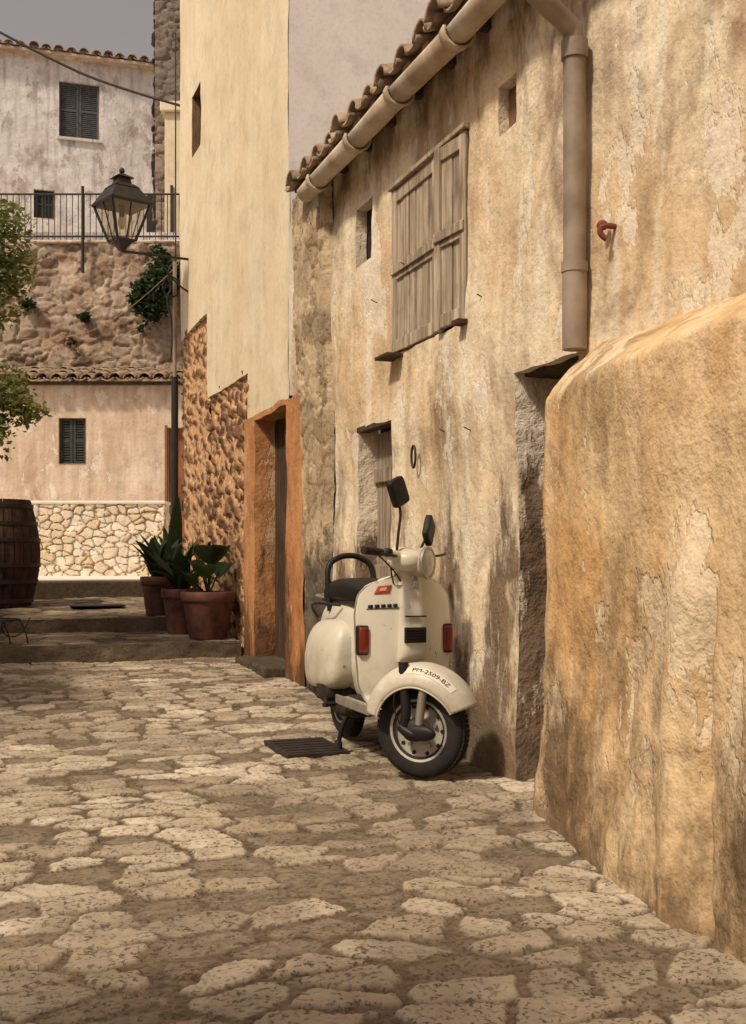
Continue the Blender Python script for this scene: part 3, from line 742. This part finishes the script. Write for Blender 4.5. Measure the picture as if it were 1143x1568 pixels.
tm = bpy.data.meshes.new_from_object(to); bpy.data.objects.remove(to)
def onf(x, y, off): return FS(math.radians(70)-x/.26, math.radians(-50)+y/.12, off)
tv = [onf(v.co.x, v.co.y, .0055) for v in tm.vertices]; tf = [tuple(p.vertices) for p in tm.polygons]
mk('registration_letters', tv, tf, m_bk, fr)
V = [onf(-.125+.25*i/16, -.026+.052*j/4, .0040) for i in range(17) for j in range(5)]
mk('registration_plate', V, gfaces(17,5), simple('plate_white', (.72,.69,.58), .5, var=.15), fr, smooth=True)
tube('fork_leg', [(-.06,-.07,.52),(-.05,-.085,.40),(-.03,-.095,.30),(-.045,-.095,.235)], .023, m_bk, fr)
tube('trailing_link', [(-.06,-.095,.24),(-.02,-.10,.20),(.03,-.095,.205)], .026, m_bk, fr, radii=[.9,1.1,.8])
sell('hub_cover', (-.0,-.085,.222), (.06,.024,.05), (.9,.9), m_eng, fr, 20, 12)
tube('damper_body', [(.045,-.082,.42),(.035,-.085,.34),(.025,-.087,.25)], .020, m_al, fr)
tube('brake_cable', [(-.05,-.09,.48),(-.10,-.11,.38),(-.07,-.11,.25),(-.02,-.10,.21)], .004, m_bk, fr)
sell('brake_arm', (.03,-.10,.215), (.085,.019,.036), (1,1), m_bk, fr, 16, 8)

prof_w = [(0,.165),(.08,.205),(.2,.228),(.45,.24),(.7,.243),(.84,.232),(.93,.2),(.98,.15),(1,.10)]
def sw_(v):
    for (a,b),(c,d) in zip(prof_w[:-1],prof_w[1:]):
        if v <= c: t = (v-a)/(c-a); t = t*t*(3-2*t)*.5+t*.5; return b+(d-b)*t
    return .1
def SH(v, u, off=0.):
    w = sw_(v); y = w*u
    z = .265+.655*v; zc = z-.03*abs(u)**2*v**4
    x = .335+.035*math.sin(math.pi*min(1,v*1.05))*.6-.085*(abs(y)/.24)**2.2 + .05*max(0,.12-v)/.12 + off
    x += .030*math.exp(-(y/.035)**2)*ss(v,.2,.45)
    return Vector((float(x), y, zc))
nu, nv = 60, 41
V = [SH(i/(nu-1), -1+2*j/(nv-1)) for i in range(nu) for j in range(nv)]
mk('legshield', V, gfaces(nu,nv), m_pt, S, smooth=True, solid=.008)
edge = [SH(i/20, -1) for i in range(21)]+[SH(1,-1+2*j/6) for j in range(1,6)]+[SH(1-i/20, 1) for i in range(21)]
tube('shield_trim', edge, .006, m_al, S)
V = []; nu, nv = 30, 17
for i in range(nu):
    t = i/(nu-1); z = .50+.40*t
    w = .066-.022*t; d = .05*math.sin(math.pi*(.18+.72*t))**.5 if t < .98 else .02
    d *= min(1, (t+.02)/.06, (1.01-t)/.06) if (t < .05 or t > .95) else 1
    for j in range(nv):
        a = math.pi*j/(nv-1)-math.pi/2
        y = w*math.copysign(abs(math.sin(a))**.55, a); x = float(SH((z-.265)/.655, 0)[0])-.028+(d+.022)*abs(math.cos(a))**.45
        V.append((x, y, z))
mk('horn_cover', V, gfaces(nu,nv), m_pt, S, smooth=True)
xh = .335+.021+.03+.05
for k in range(5): box('grille_slat', xh-.012,xh+.004,-.050,.050,.60+k*.012,.608+k*.012, m_bk, S, bevel=.001)
box('grille_back', xh-.02,xh-.005,-.053,.053,.592,.664, m_dark, S, bevel=.003)
box('horn_line', xh-.008,xh+.0035,-.052,.052,.712,.719, m_bk, S, bevel=.001)
box('badge_shield', xh-.01,xh+.001,-.013,.013,.845,.875, m_al, S, bevel=.004)
def patch(nm, v0,v1,u0,u1,off, mat, n=8):
    V = [SH(v0+(v1-v0)*i/(n-1), u0+(u1-u0)*j/(n-1), off) for i in range(n) for j in range(n)]
    mk(nm, V, gfaces(n,n), mat, S, smooth=True, solid=.003)
patch('red_sticker', .855,.915,-.72,-.42,.008, m_badge); patch('sticker_motif', .872,.898,-.64,-.5,.0105, simple('sticker_pale', (.6,.4,.3), .5))
for k in range(5): patch('badge_letter', .752,.775,-.80+k*.115,-.72+k*.115,.008, m_bk, 3)
patch('badge_bar', .742,.748,-.82,-.22,.0075, m_bk, 5)
for s_ in (-1,1):
    sell('indicator_base', (.283,s_*.213,.60), (.030,.030,.070), (.4,.22), m_bk, S, 24, 14)
    sell('indicator_lens', (.291,s_*.213,.60), (.032,.026,.062), (.4,.22), m_red, S, 24, 14)
box('floorboard', -.14,.36,-.19,.19,.262,.285, m_pt, S, bevel=.01); box('floor_mat', -.12,.30,-.15,.15,.286,.294, m_rb, S)
box('floor_side_rail', -.16,.34,-.205,-.19,.25,.295, m_al, S); box('floor_side_rail', -.16,.34,.19,.205,.25,.295, m_al, S)
box('under_tunnel', -.3,.34,-.05,.05,.20,.262, m_pt, S, bevel=.02)
def tap(p):
    x,y,z = p; t = max(0,(-x-.55)/.4); 
    return [x, y*(1-.25*t), z-.05*t]
sell('rear_body', (-.44,0,.53), (.40,.14,.245), (.55,.6), m_pt, S, 48, 30, tap)
sell('seat_support', (-.13,0,.50), (.10,.11,.24), (.7,.5), m_pt, S)
for s_ in (-1,1):
    def cw(p, s_=s_):
        x,y,z = p; t = (x+.46)/.32; h = (z-.475)/.185
        return [x, y-s_*.045*max(0,h)**1.4-s_*.03*max(0,-t), z+(.015*t if t > 0 else -.035*abs(t)**1.5)]
    sell('side_cowl', (-.46,s_*.148,.475), (.32,.095,.185), (.55,.52), m_pt, S, 56, 34, cw)
    tube('cowl_lip', [(-.46+.325*math.cos(a), s_*(.155+.045*abs(math.sin(a))), .475+.18*math.sin(a)) for a in np.linspace(3.3,6.1,12)], .006, m_al, S)
def sf(p):
    x,y,z = p; t = (x+.36)/.34
    return [x, y*(1-.28*max(0,t)), z+.018*math.cos(t*3.0)]
sell('seat', (-.36,0,.80), (.34,.14,.062), (.55,.5), m_bk, S, 44, 20, sf)
box('seat_base', -.68,-.05,-.12,.12,.745,.765, m_bk, S, bevel=.01)
tube('backrest_hoop', [(-.50,-.125,.70),(-.52,-.135,.86),(-.54,-.125,.95),(-.55,-.06,.99),(-.55,.0,1.0),(-.55,.06,.99),(-.54,.125,.95),(-.52,.135,.86),(-.50,.125,.70)], .016, m_bk, S)
tube('rear_rack', [(-.62,-.10,.76),(-.80,-.10,.77),(-.92,-.08,.77),(-.95,0,.77),(-.92,.08,.77),(-.80,.10,.77),(-.62,.10,.76)], .009, m_al, S)
tube('side_rail_right', [(-.3,-.13,.74),(-.34,-.2,.745),(-.5,-.21,.745),(-.62,-.2,.72),(-.64,-.15,.66)], .008, m_bk, S)
sell('engine_case', (-.45,-.07,.27), (.22,.10,.09), (.7,.7), m_eng, S, 28, 16)
sell('engine_cylinder', (-.36,-.15,.30), (.10,.08,.06), (.5,.5), m_eng, S, 24, 14)
for k in range(6): box('fin', -.44+k*.03,-.432+k*.03,-.22,-.13,.245,.345, m_eng, S, bevel=.001)
sell('exhaust_box', (-.30,-.03,.205), (.15,.13,.045), (.6,.6), m_eng, S, 28, 14)
tube('exhaust_tail', [(-.38,-.05,.2),(-.55,-.13,.21),(-.8,-.14,.26)], .022, m_eng, S)
tube('kick_start', [(-.42,-.15,.30),(-.33,-.215,.27),(-.22,-.23,.235)], .010, m_eng, S)
tube('kick_pedal', [(-.24,-.19,.235),(-.21,-.25,.235)], .012, m_rb, S)
tube('centre_stand', [(-.22,-.17,.0),(-.215,-.165,.10),(-.20,-.10,.22),(-.20,0,.225),(-.20,.10,.22),(-.215,.165,.10),(-.22,.17,0)], .012, m_bk, S)
for s_ in (-1,1): lathe('stand_foot', [(.001,0),(.022,0),(.022,.035),(.015,.05),(.001,.05)], m_rb, S, 14, 'z', loc=(-.22,s_*.17,.0))
tube('cable_loop', [(.33,-.07,.86),(.40,-.12,.93),(.38,-.10,1.0)], .004, m_bk, S)
tube('cable_loop', [(.33,-.03,.84),(.42,-.06,.90),(.36,-.16,1.0)], .004, m_bk, S)
hb = empty('handlebar_headset', (.37,0,0), math.radians(42), S)
straight('steering_neck', (-.03,0,.86),(-.03,0,.95), .042, m_pt, hb, 20)
sell('headset_body', (-.01,0,.975), (.095,.11,.052), (.8,.75), m_pt, hb, 36, 20)
sell('headset_top', (-.05,0,1.012), (.06,.075,.028), (.9,.9), m_pt, hb, 28, 14)
lathe('headlight_shell', [(.045,-.02),(.062,.02),(.070,.055),(.074,.08)], m_pt, hb, 32, 'x', loc=(0,0,.965))
lathe('headlight_rim', [(.074,.078),(.078,.085),(.075,.094),(.066,.094),(.064,.09)], m_al, hb, 32, 'x', loc=(0,0,.965))
lathe('headlight_lens', [(.067,.088),(.054,.097),(.03,.102),(.001,.104)], m_lens, hb, 32, 'x', loc=(0,0,.965))
for s_ in (-1,1):
    tube('bar', [(-.02,s_*.05,.985),(-.03,s_*.14,1.0),(-.045,s_*.21,1.012)], .022, m_pt, hb, radii=[1.5,1.1,.85])
    tube('grip', [(-.045,s_*.21,1.012),(-.055,s_*.27,1.018),(-.07,s_*.335,1.022)], .018, m_rb, hb, radii=[1.05,.95,1.05])
    tube('lever', [(-.005,s_*.17,.995),(.035,s_*.20,.995),(.035,s_*.27,1.0),(.02,s_*.34,1.005)], .006, m_bk, hb)
    sell('switch_box', (-.03,s_*.185,1.012), (.025,.025,.02), (.6,.6), m_bk, hb, 16, 10)
tube('mirror_stem', [(-.03,-.09,1.0),(-.03,-.075,1.1),(-.025,-.05,1.2),(-.04,-.05,1.25)], .0065, m_bk, hb)
tube('mirror_stem', [(-.03,.14,1.0),(-.03,.17,1.04),(-.02,.20,1.08)], .0065, m_bk, hb)
m_mir = simple('mirror_glass', (.5,.5,.5), .08, metal=1)
def mirror(c, rz, rx):
    e = empty('mirror', c, rz, hb); e.rotation_euler = (rx, 0, rz)
    sell('mirror_shell', (0,0,0), (.018,.052,.066), (.3,.3), m_bk, e, 28, 16); sell('mirror_glass', (-.008,0,0), (.0135,.044,.058), (.3,.3), m_mir, e, 28, 16)
mirror((-.04,-.055,1.295), -.25, .45); mirror((-.01,.215,1.12), .2, -.65)

# ------------------------------------------------------------------ light
el = math.radians(50); az_v = Vector((-1,-.48,0)).normalized()
tosun = Vector((az_v.x*math.cos(el), az_v.y*math.cos(el), math.sin(el)))
sd = bpy.data.lights.new('sun', 'SUN'); sd.energy = 3.1; sd.angle = math.radians(5); sd.color = (1,.85,.655)
so = bpy.data.objects.new('sun', sd); COL.objects.link(so); so.rotation_euler = tosun.to_track_quat('Z','Y').to_euler()
w = bpy.data.worlds.new('World'); SC.world = w; w.use_nodes = True; nt = w.node_tree
bg = nt.nodes['Background']; sky = nt.nodes.new('ShaderNodeTexSky'); sky.sky_type = 'NISHITA'; sky.sun_disc = False
sky.sun_elevation = el; sky.sun_rotation = math.atan2(tosun.x, tosun.y); sky.dust_density = 3; sky.air_density = 1.0
hs = nt.nodes.new('ShaderNodeHueSaturation'); hs.inputs['Saturation'].default_value = .2
mx = nt.nodes.new('ShaderNodeMix'); mx.data_type = 'RGBA'; mx.blend_type = 'MULTIPLY'; mx.inputs[0].default_value = 1; mx.inputs[7].default_value = (1.0,.85,.78,1)
nt.links.new(sky.outputs[0], hs.inputs['Color']); nt.links.new(hs.outputs[0], mx.inputs[6]); nt.links.new(mx.outputs[2], bg.inputs['Color'])
bg.inputs['Strength'].default_value = .115
SC.view_settings.view_transform = 'Standard'; SC.view_settings.look = 'None'; SC.view_settings.exposure = 0

# ------------------------------------------------------------------ camera
cd = bpy.data.cameras.new('camera'); co = bpy.data.objects.new('camera', cd); COL.objects.link(co)
co.location = (0,0,1.0); co.rotation_euler = (math.radians(90), 0, -YAW)
cd.sensor_fit = 'VERTICAL'; cd.sensor_height = 36; cd.lens = 1750/1568*36; cd.shift_y = 66/1568
cd.clip_start = .05; cd.clip_end = 400
SC.camera = co
